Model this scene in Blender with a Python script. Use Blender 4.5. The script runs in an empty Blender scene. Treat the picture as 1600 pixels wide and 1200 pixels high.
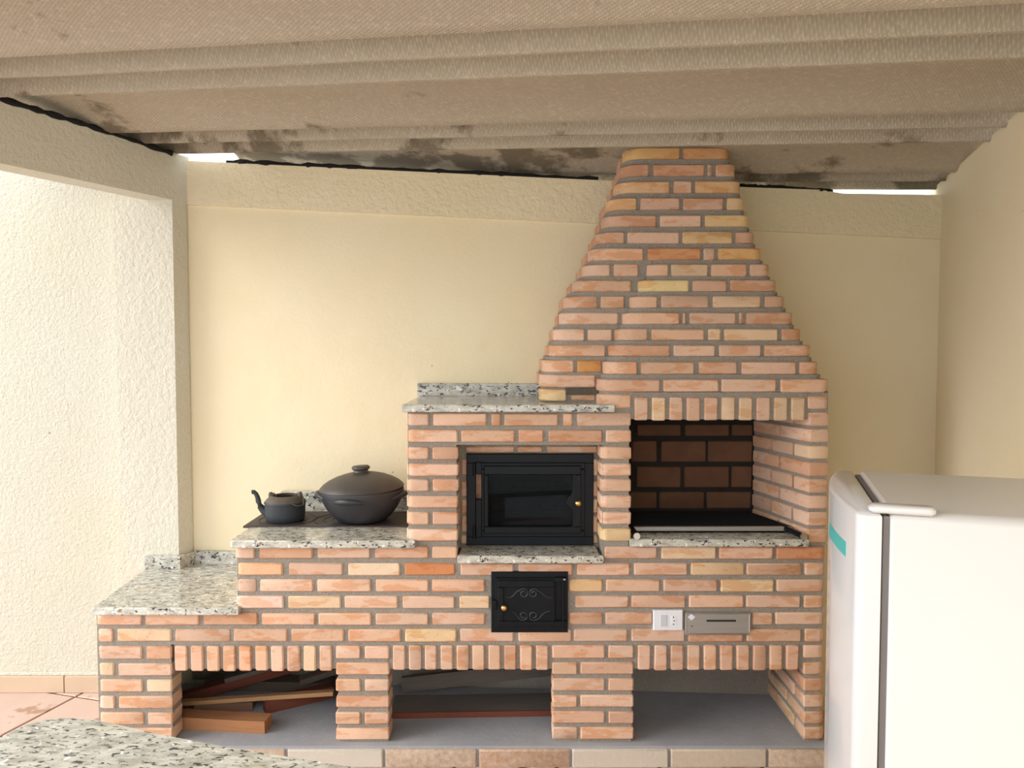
import bpy, bmesh, math, random
from mathutils import Vector, Matrix
random.seed(7)
S = bpy.context.scene
C = S.collection
# ------------------------------------------------------------------ camera
F = 1200.0; ZC = 1.69; TILT = math.atan(53 / F)
cam = bpy.data.cameras.new('camera'); cam.sensor_width = 36; cam.lens = 36 * F / 1600; cam.clip_start = .05
co = bpy.data.objects.new('camera', cam); C.objects.link(co)
co.location = (0, 0, ZC); co.rotation_euler = (math.pi / 2 - TILT, 0, 0); S.camera = co
# ------------------------------------------------------------------ sky, sun, exposure
wd = bpy.data.worlds.new('sky'); S.world = wd; wd.use_nodes = True
bg = wd.node_tree.nodes['Background']; bg.inputs[0].default_value = (.90, .945, 1.0, 1); bg.inputs[1].default_value = 1.15
sun = bpy.data.lights.new('sun', 'SUN'); sun.energy = 1.5; sun.angle = math.radians(40); sun.color = (1, .975, .93)
so = bpy.data.objects.new('sun_offscreen', sun); C.objects.link(so); so.rotation_euler = Vector((.86, .26, -.44)).to_track_quat('-Z', 'Y').to_euler()
vs = S.view_settings; vs.view_transform = 'Standard'; vs.look = 'None'; vs.gamma = 1; vs.exposure = 1.03
vs.use_curve_mapping = False

# ------------------------------------------------------------------ photo pixel -> place
def ray(px, py):
    x = (px - 800) / F; y = (600 - py) / F
    return Vector((x, math.cos(TILT) + y * math.sin(TILT), -math.sin(TILT) + y * math.cos(TILT)))
def atY(px, py, Y):
    r = ray(px, py); r = r * (Y / r.y); r.z += ZC; return r
def atZ(px, py, Z):
    r = ray(px, py); r = r * ((Z - ZC) / r.z); r.z += ZC; return r
def xr(Y): return 1.945 + .30 * (Y - 3.52)                # face of the right wall
def yb(X): return 3.716 - .06 * (X + 1.55)          # face of the back wall
def wallpt(px, py):
    r = ray(px, py); t = (3.716 - .06 * 1.55) / (r.y + .06 * r.x); r = r * t; r.z += ZC; return r

# ------------------------------------------------------------------ materials
M = {}
class NT:
    def __init__(s, name, rough=.7, spec=.5, metal=0):
        s.m = bpy.data.materials.new(name); s.m.use_nodes = True; s.t = s.m.node_tree
        s.b = s.t.nodes['Principled BSDF']
        s.b.inputs['Roughness'].default_value = rough; s.b.inputs['Metallic'].default_value = metal
        s.b.inputs['Specular IOR Level'].default_value = spec
        M[name] = s.m; s._co = None
    def n(s, typ, **kw):
        nd = s.t.nodes.new(typ)
        for k, v in kw.items():
            if k in nd.inputs: nd.inputs[k].default_value = v
            else: setattr(nd, k, v)
        return nd
    def l(s, a, b): s.t.links.new(a, b)
    def co(s, scale=(1, 1, 1), rot=(0, 0, 0), perobj=False):
        tc = s.n('ShaderNodeTexCoord'); mp = s.n('ShaderNodeMapping'); mp.inputs['Scale'].default_value = scale
        mp.inputs['Rotation'].default_value = rot
        if perobj:
            oi = s.n('ShaderNodeObjectInfo'); mu = s.n('ShaderNodeMath', operation='MULTIPLY'); mu.inputs[1].default_value = 57.3
            ad = s.n('ShaderNodeVectorMath', operation='ADD'); s.l(oi.outputs['Random'], mu.inputs[0])
            s.l(tc.outputs['Object'], ad.inputs[0]); s.l(mu.outputs[0], ad.inputs[1]); s.l(ad.outputs[0], mp.inputs[0])
        else: s.l(tc.outputs['Object'], mp.inputs[0])
        return mp.outputs[0]
    def noise(s, scale, detail=4, rough=.55, co=None, dist=0):
        nd = s.n('ShaderNodeTexNoise', Scale=scale, Detail=detail, Roughness=rough, Distortion=dist)
        if co: s.l(co, nd.inputs['Vector'])
        return nd.outputs['Fac']
    def ramp(s, fac, stops):
        nd = s.n('ShaderNodeValToRGB'); cr = nd.color_ramp
        while len(cr.elements) < len(stops): cr.elements.new(.5)
        for e, (p, c) in zip(cr.elements, stops):
            e.position = p; e.color = (c[0], c[1], c[2], 1) if isinstance(c, tuple) else (c, c, c, 1)
        s.l(fac, nd.inputs[0]); return nd.outputs[0]
    def mix(s, fac, a, b, blend='MIX'):
        nd = s.n('ShaderNodeMix', data_type='RGBA', blend_type=blend)
        for sock, v in ((nd.inputs[0], fac), (nd.inputs[6], a), (nd.inputs[7], b)):
            if isinstance(v, (int, float)): sock.default_value = v
            elif isinstance(v, tuple): sock.default_value = (*v, 1)
            else: s.l(v, sock)
        return nd.outputs[2]
    def col(s, v):
        if isinstance(v, tuple): s.b.inputs['Base Color'].default_value = (*v, 1)
        else: s.l(v, s.b.inputs['Base Color'])
    def bump(s, h, strength=.5, dist=.01, prev=None):
        nd = s.n('ShaderNodeBump'); nd.inputs['Strength'].default_value = strength; nd.inputs['Distance'].default_value = dist
        s.l(h, nd.inputs['Height'])
        if prev: s.l(prev, nd.inputs['Normal'])
        s.l(nd.outputs[0], s.b.inputs['Normal']); return nd.outputs[0]

t = NT('brick', .85, .25)                                            # brick colour comes from each brick's own colour
c = t.co(perobj=True); oi = t.n('ShaderNodeObjectInfo')
c2 = t.co((5, 5, 14), (.0, .5, .0), perobj=True)
n1 = t.ramp(t.noise(1.6, 3, .6, c2), [(.52, 0.0), (.58, 1.0)])
k = t.mix(n1, oi.outputs['Color'], t.mix(1.0, oi.outputs['Color'], (.92, .78, .66), 'MULTIPLY'))
k = t.mix(t.ramp(t.noise(16, 3, .6, c), [(.45, 0.0), (.75, .55)]), k, t.mix(1.0, k, (1.12, 1.16, 1.2), 'MULTIPLY'))
k = t.mix(t.ramp(t.noise(110, 3, .7, c), [(.62, 0.0), (.74, .55)]), k, (.22, .13, .08))
t.col(k); b = t.bump(t.noise(60, 5, .7, c), .35, .004); t.bump(t.noise(9, 3, .6, c2), .3, .006, b)
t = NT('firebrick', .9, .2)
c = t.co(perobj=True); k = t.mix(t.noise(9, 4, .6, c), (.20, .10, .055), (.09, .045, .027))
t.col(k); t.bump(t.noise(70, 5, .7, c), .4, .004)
t = NT('mortar', .95, .15)
c = t.co(); k = t.mix(t.noise(5, 3, .6, c), (.33, .295, .25), (.26, .23, .195)); k = t.mix(t.ramp(t.noise(160, 3, .7, c), [(.4, 0.0), (.7, .6)]), k, (.47, .42, .35))
t.col(k); t.bump(t.noise(130, 4, .75, c), .8, .006)
t = NT('soot', .95, .1); c = t.co(); t.col(t.mix(t.noise(8, 4, .6, c), (.016, .014, .013), (.04, .034, .03)))
t = NT('cement', .85, .25)
c = t.co(); k = t.mix(t.noise(6, 5, .65, c), (.27, .275, .30), (.42, .42, .43)); k = t.mix(t.ramp(t.noise(90, 3, .6, c), [(.66, 0.0), (.72, .6)]), k, (.62, .62, .62))
t.col(k); t.bump(t.noise(40, 5, .6, c), .3, .004)
t = NT('granite', .16, .5)
c = t.co((.62, .62, .62)); cs = t.co((.6, 1.35, 1.0), (0, 0, .55))
k = t.mix(t.ramp(t.noise(28, 5, .65, cs), [(.40, 0.0), (.60, 1.0)]), (.62, .605, .53), (.37, .355, .30))
k = t.mix(t.ramp(t.noise(9, 4, .6, cs), [(.55, 0.0), (.72, .5)]), k, (.70, .62, .42))
k = t.mix(t.ramp(t.noise(75, 3, .6, cs, .6), [(.56, 0.0), (.61, 1.0)]), k, (.045, .042, .045))
k = t.mix(t.ramp(t.noise(60, 2, .5, c, .3), [(.66, 0.0), (.70, 1.0)]), k, (.83, .82, .76))
k = t.mix(t.ramp(t.noise(23, 3, .6, c), [(.69, 0.0), (.74, .8)]), k, (.20, .085, .03))
t.col(k)
def plaster(name, a, b2, sc, amt, rough=.9, dist=.012):
    t = NT(name, rough, .2); c = t.co(); k = t.mix(t.ramp(t.noise(1.3, 5, .6, c), [(.35, 0.0), (.7, 1.0)]), a, b2)
    k = t.mix(t.ramp(t.noise(33, 2, .5, c), [(.775, 0.0), (.80, .7)]), k, (.16, .12, .08))
    t.col(k); p = t.bump(t.noise(sc, 5, .62, c), amt, dist); t.bump(t.noise(3.5, 3, .5, c), .25, .03, p); return t
plaster('plaster_rough', (.70, .67, .565), (.69, .65, .51), 70, .7, dist=.02)
plaster('plaster_beam', (.85, .75, .53), (.82, .71, .47), 38, .7, dist=.018)
plaster('plaster_smooth', (.85, .75, .53), (.82, .71, .47), 60, .16)
plaster('plaster_column', (.70, .67, .565), (.69, .65, .51), 46, .6, dist=.018)
plaster('plaster_right', (.85, .75, .53), (.82, .71, .47), 80, .07)
t = NT('roof', .92, .15)
c = t.co(); cd = t.co((1, 1, 1), (0, 0, .785))
w1 = t.n('ShaderNodeTexWave', Scale=34.0); t.l(cd, w1.inputs[0]); w2 = t.n('ShaderNodeTexWave', Scale=34.0, bands_direction='Y'); t.l(cd, w2.inputs[0])
wv = t.n('ShaderNodeMath', operation='MULTIPLY'); t.l(w1.outputs[1], wv.inputs[0]); t.l(w2.outputs[1], wv.inputs[1])
k = t.mix(t.noise(2.2, 5, .65, t.co((.5, 1.6, 1))), (.36, .305, .23), (.45, .395, .31))
k = t.mix(t.ramp(t.noise(60, 3, .7, c), [(.5, 0.0), (.75, .5)]), k, (.62, .54, .43))
k = t.mix(wv.outputs[0], k, t.mix(1.0, k, (1.3, 1.3, 1.28), 'MULTIPLY'))
sx = t.n('ShaderNodeSeparateXYZ'); t.l(c, sx.inputs[0])              # mould stains, plus shade painted in by thickening them towards the back wall
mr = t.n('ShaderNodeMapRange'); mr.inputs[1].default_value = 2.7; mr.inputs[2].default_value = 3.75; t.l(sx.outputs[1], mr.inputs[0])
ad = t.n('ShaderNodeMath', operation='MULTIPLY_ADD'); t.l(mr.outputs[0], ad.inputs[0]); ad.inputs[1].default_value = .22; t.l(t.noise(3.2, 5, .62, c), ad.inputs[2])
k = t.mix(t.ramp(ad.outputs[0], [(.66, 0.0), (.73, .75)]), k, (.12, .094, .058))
t.col(k); t.bump(wv.outputs[0], .5, .004)
t = NT('tar', .8, .3); t.col((.012, .011, .012)); t.bump(t.noise(60, 4, .7, t.co()), 1, .01)
t = NT('floor_tile', .55, .4)
c = t.co(perobj=False); k = t.mix(t.noise(5, 5, .6, c), (.56, .38, .30), (.64, .50, .43)); k = t.mix(t.ramp(t.noise(3.1, 4, .6, c), [(.60, 0.0), (.63, .75)]), k, (.36, .18, .105))
k = t.mix(t.ramp(t.noise(45, 3, .6, c), [(.66, 0.0), (.74, .7)]), k, (.82, .76, .70)); t.col(k)
t = NT('grout', .95, .1); t.col((.20, .085, .045))
t = NT('skirting', .6, .35); c = t.co(); k = t.mix(t.noise(7, 4, .6, c), (.56, .40, .27), (.64, .50, .36)); t.col(k)
t = NT('curb', .9, .2); c = t.co(perobj=True); oi = t.n('ShaderNodeObjectInfo'); k = t.mix(t.ramp(t.noise(45, 5, .7, c), [(.35, 0.0), (.7, .7)]), oi.outputs['Color'], (.62, .54, .45))
t.col(k); t.bump(t.noise(60, 5, .7, c), .5, .006)
t = NT('iron', .40, .2); c = t.co(); t.col(t.mix(t.noise(20, 4, .6, c), (.003, .0042, .006), (.008, .0105, .014))); t.bump(t.noise(120, 3, .6, c), .12, .002)
t = NT('iron_relief', .42, .5); c = t.co(); t.col(t.mix(t.noise(20, 4, .6, c), (.012, .015, .019), (.025, .03, .036)))
t = NT('stove_iron', .55, .4); c = t.co(); t.col(t.mix(t.noise(14, 5, .65, c), (.035, .026, .024), (.085, .062, .055))); t.bump(t.noise(90, 3, .6, c), .2, .002)
t = NT('kettle_iron', .62, .4); c = t.co(); t.col(t.mix(t.noise(16, 5, .65, c), (.013, .020, .027), (.05, .053, .055))); t.bump(t.noise(90, 4, .6, c), .25, .003)
t = NT('kettle_rust', .75, .3); c = t.co(); t.col(t.mix(t.noise(25, 5, .65, c), (.06, .05, .042), (.16, .125, .095)))
t = NT('clay', .48, .5); c = t.co(); t.col(t.mix(t.noise(7, 5, .65, c), (.017, .0175, .022), (.04, .038, .042))); t.bump(t.noise(30, 4, .6, c), .15, .004)
t = NT('clay_lid', .5, .5); c = t.co(); k = t.mix(t.noise(9, 5, .65, c), (.035, .031, .03), (.09, .073, .06)); t.col(k); t.bump(t.noise(30, 4, .6, c), .15, .004)
t = NT('brass', .25, .5, 1); t.col((.78, .50, .18))
t = NT('steel', .3, .5, 1); t.col((.62, .61, .58))
t = NT('brushed_metal', .45, .5, .6); t.col(t.mix(t.noise(4, 3, .5, t.co((1, 1, 60))), (.40, .38, .35), (.52, .50, .47)))
t = NT('oven_glass', .03, .5); t.col((.05, .06, .07)); t.b.inputs['Transmission Weight'].default_value = .9; t.b.inputs['IOR'].default_value = 1.18
t = NT('white_plastic', .35, .5); t.col((.80, .81, .84))
t = NT('grey_plastic', .4, .5); t.col((.60, .61, .64))
t = NT('dark_hole', .6, .3); t.col((.02, .02, .02))
t = NT('fridge_white', .22, .5); t.col((.62, .61, .61)); t.b.inputs['Coat Weight'].default_value = .3
t = NT('fridge_side', .3, .5); t.col((.61, .595, .585))
t = NT('gasket', .6, .4); t.col((.20, .18, .17))
t = NT('teal_sticker', .4, .5); t.col((.06, .42, .40))
def wood(name, a, b2, gl=.7):
    t = NT(name, gl, .3); c = t.co((3, 40, 40), perobj=True); k = t.mix(t.noise(2.2, 5, .65, c), a, b2); t.col(k); t.bump(t.noise(3, 4, .6, c), .35, .004)
wood('wood_orange', (.46, .215, .09), (.30, .13, .06)); wood('wood_red', (.22, .065, .035), (.13, .04, .026))
wood('wood_dark', (.19, .14, .105), (.11, .08, .062)); wood('wood_grey', (.20, .17, .15), (.11, .09, .08)); wood('wood_light', (.56, .33, .16), (.40, .20, .09))
wood('wood_brown', (.30, .165, .10), (.17, .09, .06))
t = NT('ground', .9, .2); c = t.co(); t.col(t.mix(t.noise(1.5, 5, .6, c), (.60, .59, .57), (.68, .67, .65)))

# ------------------------------------------------------------------ mesh helpers
def link(name, me, mat=None, parent=None, loc=None, smooth=None):
    o = bpy.data.objects.new(name, me); C.objects.link(o)
    if mat and me: me.materials.append(M[mat])
    if loc is not None: o.location = loc
    if parent:
        o.parent = parent
        o.matrix_parent_inverse = Matrix.Translation(-Vector(parent.location)) if not any(parent.rotation_euler) else (Matrix.LocRotScale(parent.location, parent.rotation_euler, None)).inverted()
    if smooth is not None and me:
        me.polygons.foreach_set('use_smooth', [True] * len(me.polygons)); me.set_sharp_from_angle(angle=math.radians(smooth))
    return o
def tag(o, label=None, cat=None, group=None, kind=None):
    if label: o['label'] = label
    if cat: o['category'] = cat
    if group: o['group'] = group
    if kind: o['kind'] = kind
    return o
def empty(name, loc, rz=0):
    o = bpy.data.objects.new(name, None); C.objects.link(o); o.location = loc; o.rotation_euler = (0, 0, rz); o.empty_display_size = .1; return o
class MB:
    def __init__(s): s.v = []; s.f = []
    def add(s, vs, fs):
        o = len(s.v); s.v += [tuple(v) for v in vs]; s.f += [tuple(i + o for i in f) for f in fs]; return s
    def prism(s, plan, z0, z1, ch=0.0, jit=0.0, zt=None):
        """plan CCW seen from above; z1 may be a function of (x,y)"""
        n = len(plan); top = z1 if callable(z1) else (lambda x, y: z1)
        def inset(d):
            out = []
            for i in range(n):
                p0 = Vector(plan[i - 1]); p1 = Vector(plan[i]); p2 = Vector(plan[(i + 1) % n])
                a = (p1 - p0); b = (p2 - p1)
                if a.length < 1e-9: a = b
                if b.length < 1e-9: b = a
                na = Vector((-a.y, a.x)).normalized(); nb = Vector((-b.y, b.x)).normalized(); m = na + nb
                m = m / max(.5, m.length_squared / 2) if m.length > 1e-6 else na
                out.append(p1 + m * d)
            return out
        r = lambda: random.uniform(-jit, jit)
        rings = []
        if ch > 0:
            pi = inset(ch)
            rings = [[(p.x, p.y, z0) for p in pi], [(p[0] + r(), p[1] + r(), z0 + ch + r()) for p in plan],
                     [(p[0] + r(), p[1] + r(), top(*p) - ch + r()) for p in plan], [(p.x, p.y, top(p.x, p.y)) for p in pi]]
        else:
            rings = [[(p[0], p[1], z0) for p in plan], [(p[0], p[1], top(*p)) for p in plan]]
        vs = [v for rg in rings for v in rg]; fs = [tuple(range(n - 1, -1, -1)), tuple((len(rings) - 1) * n + i for i in range(n))]
        for k in range(len(rings) - 1):
            for i in range(n):
                j = (i + 1) % n; fs.append((k * n + i, k * n + j, (k + 1) * n + j, (k + 1) * n + i))
        return s.add(vs, fs)
    def box(s, x0, x1, y0, y1, z0, z1, ch=0.0): return s.prism([(x0, y0), (x1, y0), (x1, y1), (x0, y1)], z0, z1, ch)
    def tube(s, pts, rad, seg=10, cap=True):
        pts = [Vector(p) for p in pts]; n = len(pts); rads = rad if isinstance(rad, (list, tuple)) else [rad] * n; rings = []
        up = Vector((0, 0, 1))
        for i, p in enumerate(pts):
            d = (pts[min(i + 1, n - 1)] - pts[max(i - 1, 0)]).normalized()
            if abs(d.dot(up)) > .95: up = Vector((0, 1, 0)) if abs(d.y) < .9 else Vector((1, 0, 0))
            a = d.cross(up).normalized(); b2 = a.cross(d)
            rings.append([p + (a * math.cos(2 * math.pi * k / seg) + b2 * math.sin(2 * math.pi * k / seg)) * rads[i] for k in range(seg)])
        vs = [v for r in rings for v in r]; fs = []
        for i in range(n - 1):
            for k in range(seg): fs.append((i * seg + k, (i + 1) * seg + k, (i + 1) * seg + (k + 1) % seg, i * seg + (k + 1) % seg))
        if cap: fs += [tuple(range(seg)), tuple((n - 1) * seg + k for k in range(seg - 1, -1, -1))]
        return s.add(vs, fs)
    def lathe(s, prof, c=(0, 0, 0), seg=40, sx=1, sy=1):
        n = len(prof); vs = []; fs = []
        for (r, z) in prof:
            for k in range(seg):
                a = 2 * math.pi * k / seg; vs.append((c[0] + r * math.cos(a) * sx, c[1] + r * math.sin(a) * sy, c[2] + z))
        for i in range(n - 1):
            for k in range(seg): fs.append((i * seg + k, i * seg + (k + 1) % seg, (i + 1) * seg + (k + 1) % seg, (i + 1) * seg + k))
        fs += [tuple(range(seg - 1, -1, -1)), tuple((n - 1) * seg + k for k in range(seg))]
        return s.add(vs, fs)
    def xform(s, m): s.v = [tuple(m @ Vector(v)) for v in s.v]; return s
    def build(s, name, mat, parent=None, loc=(0, 0, 0), smooth=None, rot=None):
        me = bpy.data.meshes.new(name); L = Vector(loc)
        me.from_pydata([tuple(Vector(v) - L) for v in s.v], [], s.f); me.update()
        bm = bmesh.new(); bm.from_mesh(me); bmesh.ops.recalc_face_normals(bm, faces=bm.faces); bm.to_mesh(me); bm.free()
        return link(name, me, mat, parent, loc, smooth)
def rrect(x0, x1, y0, y1, rad, seg=6):
    """CCW rounded rectangle, rad = (front-left, front-right, back-right, back-left)"""
    out = []
    for (cx, cy, sx, sy, a0), r in zip(((x0, y0, 1, 1, 180), (x1, y0, -1, 1, 270), (x1, y1, -1, -1, 0), (x0, y1, 1, -1, 90)), rad):
        if r <= .0005: out.append((cx, cy)); continue
        n = seg if r > .012 else 1
        for k in range(n + 1):
            a = math.radians(a0 + 90 * k / n); out.append((cx + sx * r + r * math.cos(a), cy + sy * r + r * math.sin(a)))
    return out

# brick colours (linear): pinkish, orange, salmon, straw, deep orange
PAL = [((.71, .455, .30), 5), ((.70, .435, .26), 6), ((.66, .39, .235), 3), ((.73, .49, .33), 4), ((.73, .53, .31), 2), ((.63, .34, .175), 1.2)]
STRAW = (.74, .54, .30); DEEP = (.60, .245, .105); PINK = (.62, .425, .37)
def pick(pink=.28):
    tot = sum(w for _, w in PAL); r = random.uniform(0, tot)
    for cc, w in PAL:
        r -= w
        if r <= 0: break
    f = random.uniform(.9, 1.08); cc = [a + (b2 - a) * pink for a, b2 in zip(cc, PINK)]
    return tuple(a * f for a in cc) + (1,)
def brick(parent, x0, x1, y0, y1, z0, z1, rad=(.005, .005, .005, .005), col=None, mat='brick', name='brick', pink=.28, ch=.0045, poly=None):
    plan = poly or rrect(x0, x1, y0, y1, rad)
    cx = sum(p[0] for p in plan) / len(plan); cy = sum(p[1] for p in plan) / len(plan)
    o = MB().prism(plan, z0, z1, ch, .0011).build(name, mat, parent, (cx, cy, (z0 + z1) / 2), 38)
    o.color = (*col, 1) if col else pick(pink); return o
R0 = (.005,) * 4
def row(parent, segs, py0, py1, Y, d=.10, cols={}, rl=None, rr=None, jit=.0015):
    """one course: segs = pixel ranges on the plane at depth Y"""
    pm = (py0 + py1) / 2; out = []
    for i, (a, b2) in enumerate(segs):
        x0 = atY(a, pm, Y).x; x1 = atY(b2, pm, Y).x; z1 = atY(a, py0, Y).z + random.uniform(-.001, .001); z0 = atY(a, py1, Y).z + random.uniform(-.001, .001)
        yy = Y + random.uniform(-jit, jit); rad = list(R0)
        if i == 0 and rl: rad[0] = min(rl, x1 - x0 - .006, d - .006)
        if i == len(segs) - 1 and rr: rad[1] = min(rr, x1 - x0 - .006, d - .006)
        out.append(brick(parent, x0, x1, yy, yy + d, z0, z1, rad, cols.get(i)))
    return out

# ------------------------------------------------------------------ ground and floor
MB().box(-30, 30, -30, 30, -.12, -.03).build('ground', 'ground').__setitem__('kind', 'structure')
fl = MB().box(-4.6, 2.1, -1.3, 4.0, -.05, -.006).build('floor', 'grout'); tag(fl, kind='structure')
p0 = atZ(0, 1150, 0); p1 = atZ(125, 1084.5, 0); ang = math.atan2(p1.y - p0.y, p1.x - p0.x); TS = .40
tile_me = None
for i in range(-20, 20):
    for j in range(-20, 20):
        ca, sa = math.cos(ang), math.sin(ang); u = (i + .5) * TS; v = (j + .5) * TS
        x = p0.x + u * ca - v * sa; y = p0.y + u * sa + v * ca
        if not (-4.5 < x < min(2.0, xr(y) - .1) and -1.2 < y < 3.95): continue
        if tile_me is None:
            o = MB().prism([(-.194, -.194), (.194, -.194), (.194, .194), (-.194, .194)], -.008, 0, .003).build('tile', 'floor_tile'); tile_me = o.data
            o.parent = fl
        else:
            o = bpy.data.objects.new('tile', tile_me); C.objects.link(o); o.parent = fl
        o.location = (x, y, 0); o.rotation_euler = (0, 0, ang)

# ------------------------------------------------------------------ walls
def wall(name, plan, z0, z1, mat): return tag(MB().prism(plan, z0, z1).build(name, mat), kind='structure')
bt = [(-1.72, 2.600), (-1.624, 2.596), (-.909, 2.552), (.533, 2.466), (1.10, 2.432), (1.40, 2.418), (1.50, 2.400), (1.938, 2.388), (2.2, 2.38)]
def back_top(x):
    for (xa, za), (xb, zb) in zip(bt, bt[1:]):
        if x <= xb: return za + (zb - za) * (x - xa) / (xb - xa)
    return bt[-1][1]
def beam_low(x): return 2.386 - (x + 1.581) * .0553
xs = [-1.60, -1.2, -.6, 0, .53, 1.1, 1.4, 1.5, 1.938, 2.02]
wall('wall_back', [(x, yb(x)) for x in xs] + [(2.02, yb(2.02) + .14), (-1.60, yb(-1.6) + .14)], 0, lambda x, y: beam_low(x) + .02, 'plaster_smooth')
m = MB()                                                             # ring beam on the back wall, a little proud, sloping with the roof
vs_ = []
for x in xs: vs_ += [(x, yb(x) - .014, beam_low(x)), (x, yb(x) - .014, back_top(x)), (x, yb(x) + .14, back_top(x)), (x, yb(x) + .14, beam_low(x))]
fs_ = [(0, 1, 2, 3), tuple(len(vs_) - 4 + q for q in (3, 2, 1, 0))]
for i in range(len(xs) - 1):
    for q in range(4): fs_.append((i * 4 + q, i * 4 + (q + 1) % 4, i * 4 + 4 + (q + 1) % 4, i * 4 + 4 + q))
tag(m.add(vs_, fs_).build('trim_1', 'plaster_beam'), kind='structure')
# right wall, running towards the camera
wall('wall_right', [(xr(-.4), -.4), (xr(-.4) + .15, -.4), (xr(3.75) + .15, 3.75), (xr(3.75), 3.75)], 0, lambda x, y: 2.533 - .05 * x + .018, 'plaster_right')
# garden wall on the left, in the open
wall('wall_left', [(-6, 3.735), (-1.66, 3.735), (-1.66, 3.88), (-6, 3.88)], 0, 2.9, 'plaster_rough')
# corner column and the beam that comes forward from it
wall('trim_2', [(-1.862, 3.622), (-1.588, 3.622), (-1.556, 3.70), (-1.556, 3.88), (-1.862, 3.88)], 0, 2.59, 'plaster_column')
A = Vector((-1.588, 3.624)); B = Vector((-2.50, 1.72)); dr = (B - A).normalized(); nl = Vector((dr.y, -dr.x)) * -1
if nl.x > 0: nl = -nl
th = .12; A2 = A - dr * .10
pl = [A2, A2 + nl * th, B + nl * th, B]
pl = [(p.x, p.y) for p in pl]
def ccw(p): return p if sum(p[i - 1][0] * p[i][1] - p[i][0] * p[i - 1][1] for i in range(len(p))) > 0 else p[::-1]
wall('trim_3', ccw(pl), 2.392, lambda x, y: 2.533 - .05 * x + .0, 'plaster_column')
# skirting tiles of the garden wall
bs = empty('baseboard_left', (-2.0, 3.735, 0)); tag(bs, kind='structure')
xx = atZ(103, 1081, 0).x
for q in range(-6, 1):
    MB().box(xx + q * .405 + .003, xx + (q + 1) * .405 - .003 if q < 0 else -1.87, 3.716, 3.737, 0, .084, .003).build('skirting_tile', 'skirting', bs, (xx + q * .405 + .2, 3.725, .04))
MB().box(xx, -1.865, 3.716, 3.737, 0, .084, .003).build('skirting_tile', 'skirting', bs, (xx + .1, 3.725, .04)) if False else None
MB().box(-5, -1.862, 3.722, 3.737, .084, .10, .003).build('cement_cap', 'plaster_rough', bs, (-3, 3.73, .09))
# ------------------------------------------------------------------ fibre cement roof: channel sheets lying across the room
K = -.25
def roofZ(X): return 2.533 - .05 * X
prof = [(0.0, 0.0), (.002, .030), (.005, .070), (.128, .072), (.142, .062), (.158, .010), (.165, .001), (.175, .0), (.177, .030), (.180, .070), (.308, .072), (.322, .062), (.339, .010), (.346, .001), (.356, .0),
        (.358, .030), (.362, .062), (.43, .062), (.60, .057), (.72, .036), (.79, .008), (.805, .001), (.822, .0), (.832, -.001)]
ceil = empty('ceiling', (0, 2, 2.55)); tag(ceil, kind='structure')
NX = 12
prof_all = prof
for s in range(-2, 3):
    prof = prof_all if s < 2 else [p for p in prof_all if p[0] < .37]
    y00 = 2.064 + s * .8385; vs_ = []; fs_ = []; np_ = len(prof)
    for side in (0, 1):
        for (u, h) in prof:
            for ix in range(NX + 1):
                fx = ix / NX; Yc = y00 + u * 1.008
                # the sheets end over the left beam and in the right wall, whose lines are oblique
                Xa = -1.70 + .38 * (min(Yc + .42, 3.95) - 3.72) - .35; Xb = min(xr(Yc + K * 1.9) + .09, 2.25)
                if s == 2 or (s == 1 and u > .357): Xa = -1.37       # the corner of the last sheets is broken off
                X = Xa + (Xb - Xa) * fx
                vs_.append((X, Yc + K * X, roofZ(X) + h + (.010 if side else 0) + .0012 * math.sin(X * 9 + u * 30 + s)))
    st = (NX + 1); base = np_ * st
    for i in range(np_ - 1):
        for ix in range(NX):
            a = i * st + ix; fs_.append((a, a + st, a + st + 1, a + 1)); fs_.append((base + a, base + a + 1, base + a + st + 1, base + a + st))
    for ix in range(NX):
        fs_.append((ix, ix + 1, base + ix + 1, base + ix)); e = (np_ - 1) * st + ix; fs_.append((e, base + e, base + e + 1, e + 1))
    for i in range(np_ - 1):
        a = i * st; fs_.append((a, base + a, base + a + st, a + st)); a += NX; fs_.append((a, a + st, base + a + st, base + a))
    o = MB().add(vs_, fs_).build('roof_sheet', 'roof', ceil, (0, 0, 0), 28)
# tar sealing along the wall heads
def tar(name, pts, r):
    pp = []; rr_ = []
    for a, b2 in zip(pts, pts[1:]):
        for q in range(14): pp.append(Vector(a).lerp(Vector(b2), q / 14)); rr_.append(r * random.uniform(.6, 1.5))
    pp.append(Vector(pts[-1])); rr_.append(r)
    return MB().tube(pp, rr_, 7).build(name, 'tar', None, pts[0], 60)
def bl(x, dz=.006): return (x, yb(x) + .0, back_top(x) + dz)
tag(tar('sealant_bead', [bl(-1.36), bl(-.9), bl(-.3), bl(.40)], .013), 'black tar bead sealing the back wall top left of the chimney', 'sealant')
tag(tar('sealant_bead', [bl(1.03), bl(1.2), bl(1.46, .002)], .011), 'black tar bead on the back wall top right of the chimney', 'sealant')
q0 = A + dr * .05; q1 = B
tag(tar('sealant_bead', [(A.x + .0, A.y - .0, roofZ(A.x) - .006)] + [(A.x + (B.x - A.x) * f, A.y + (B.y - A.y) * f, roofZ(A.x + (B.x - A.x) * f) + .004) for f in (.2, .4, .6, .9)], .010), 'black tar bead along the top of the left beam under the roof', 'sealant')
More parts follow.
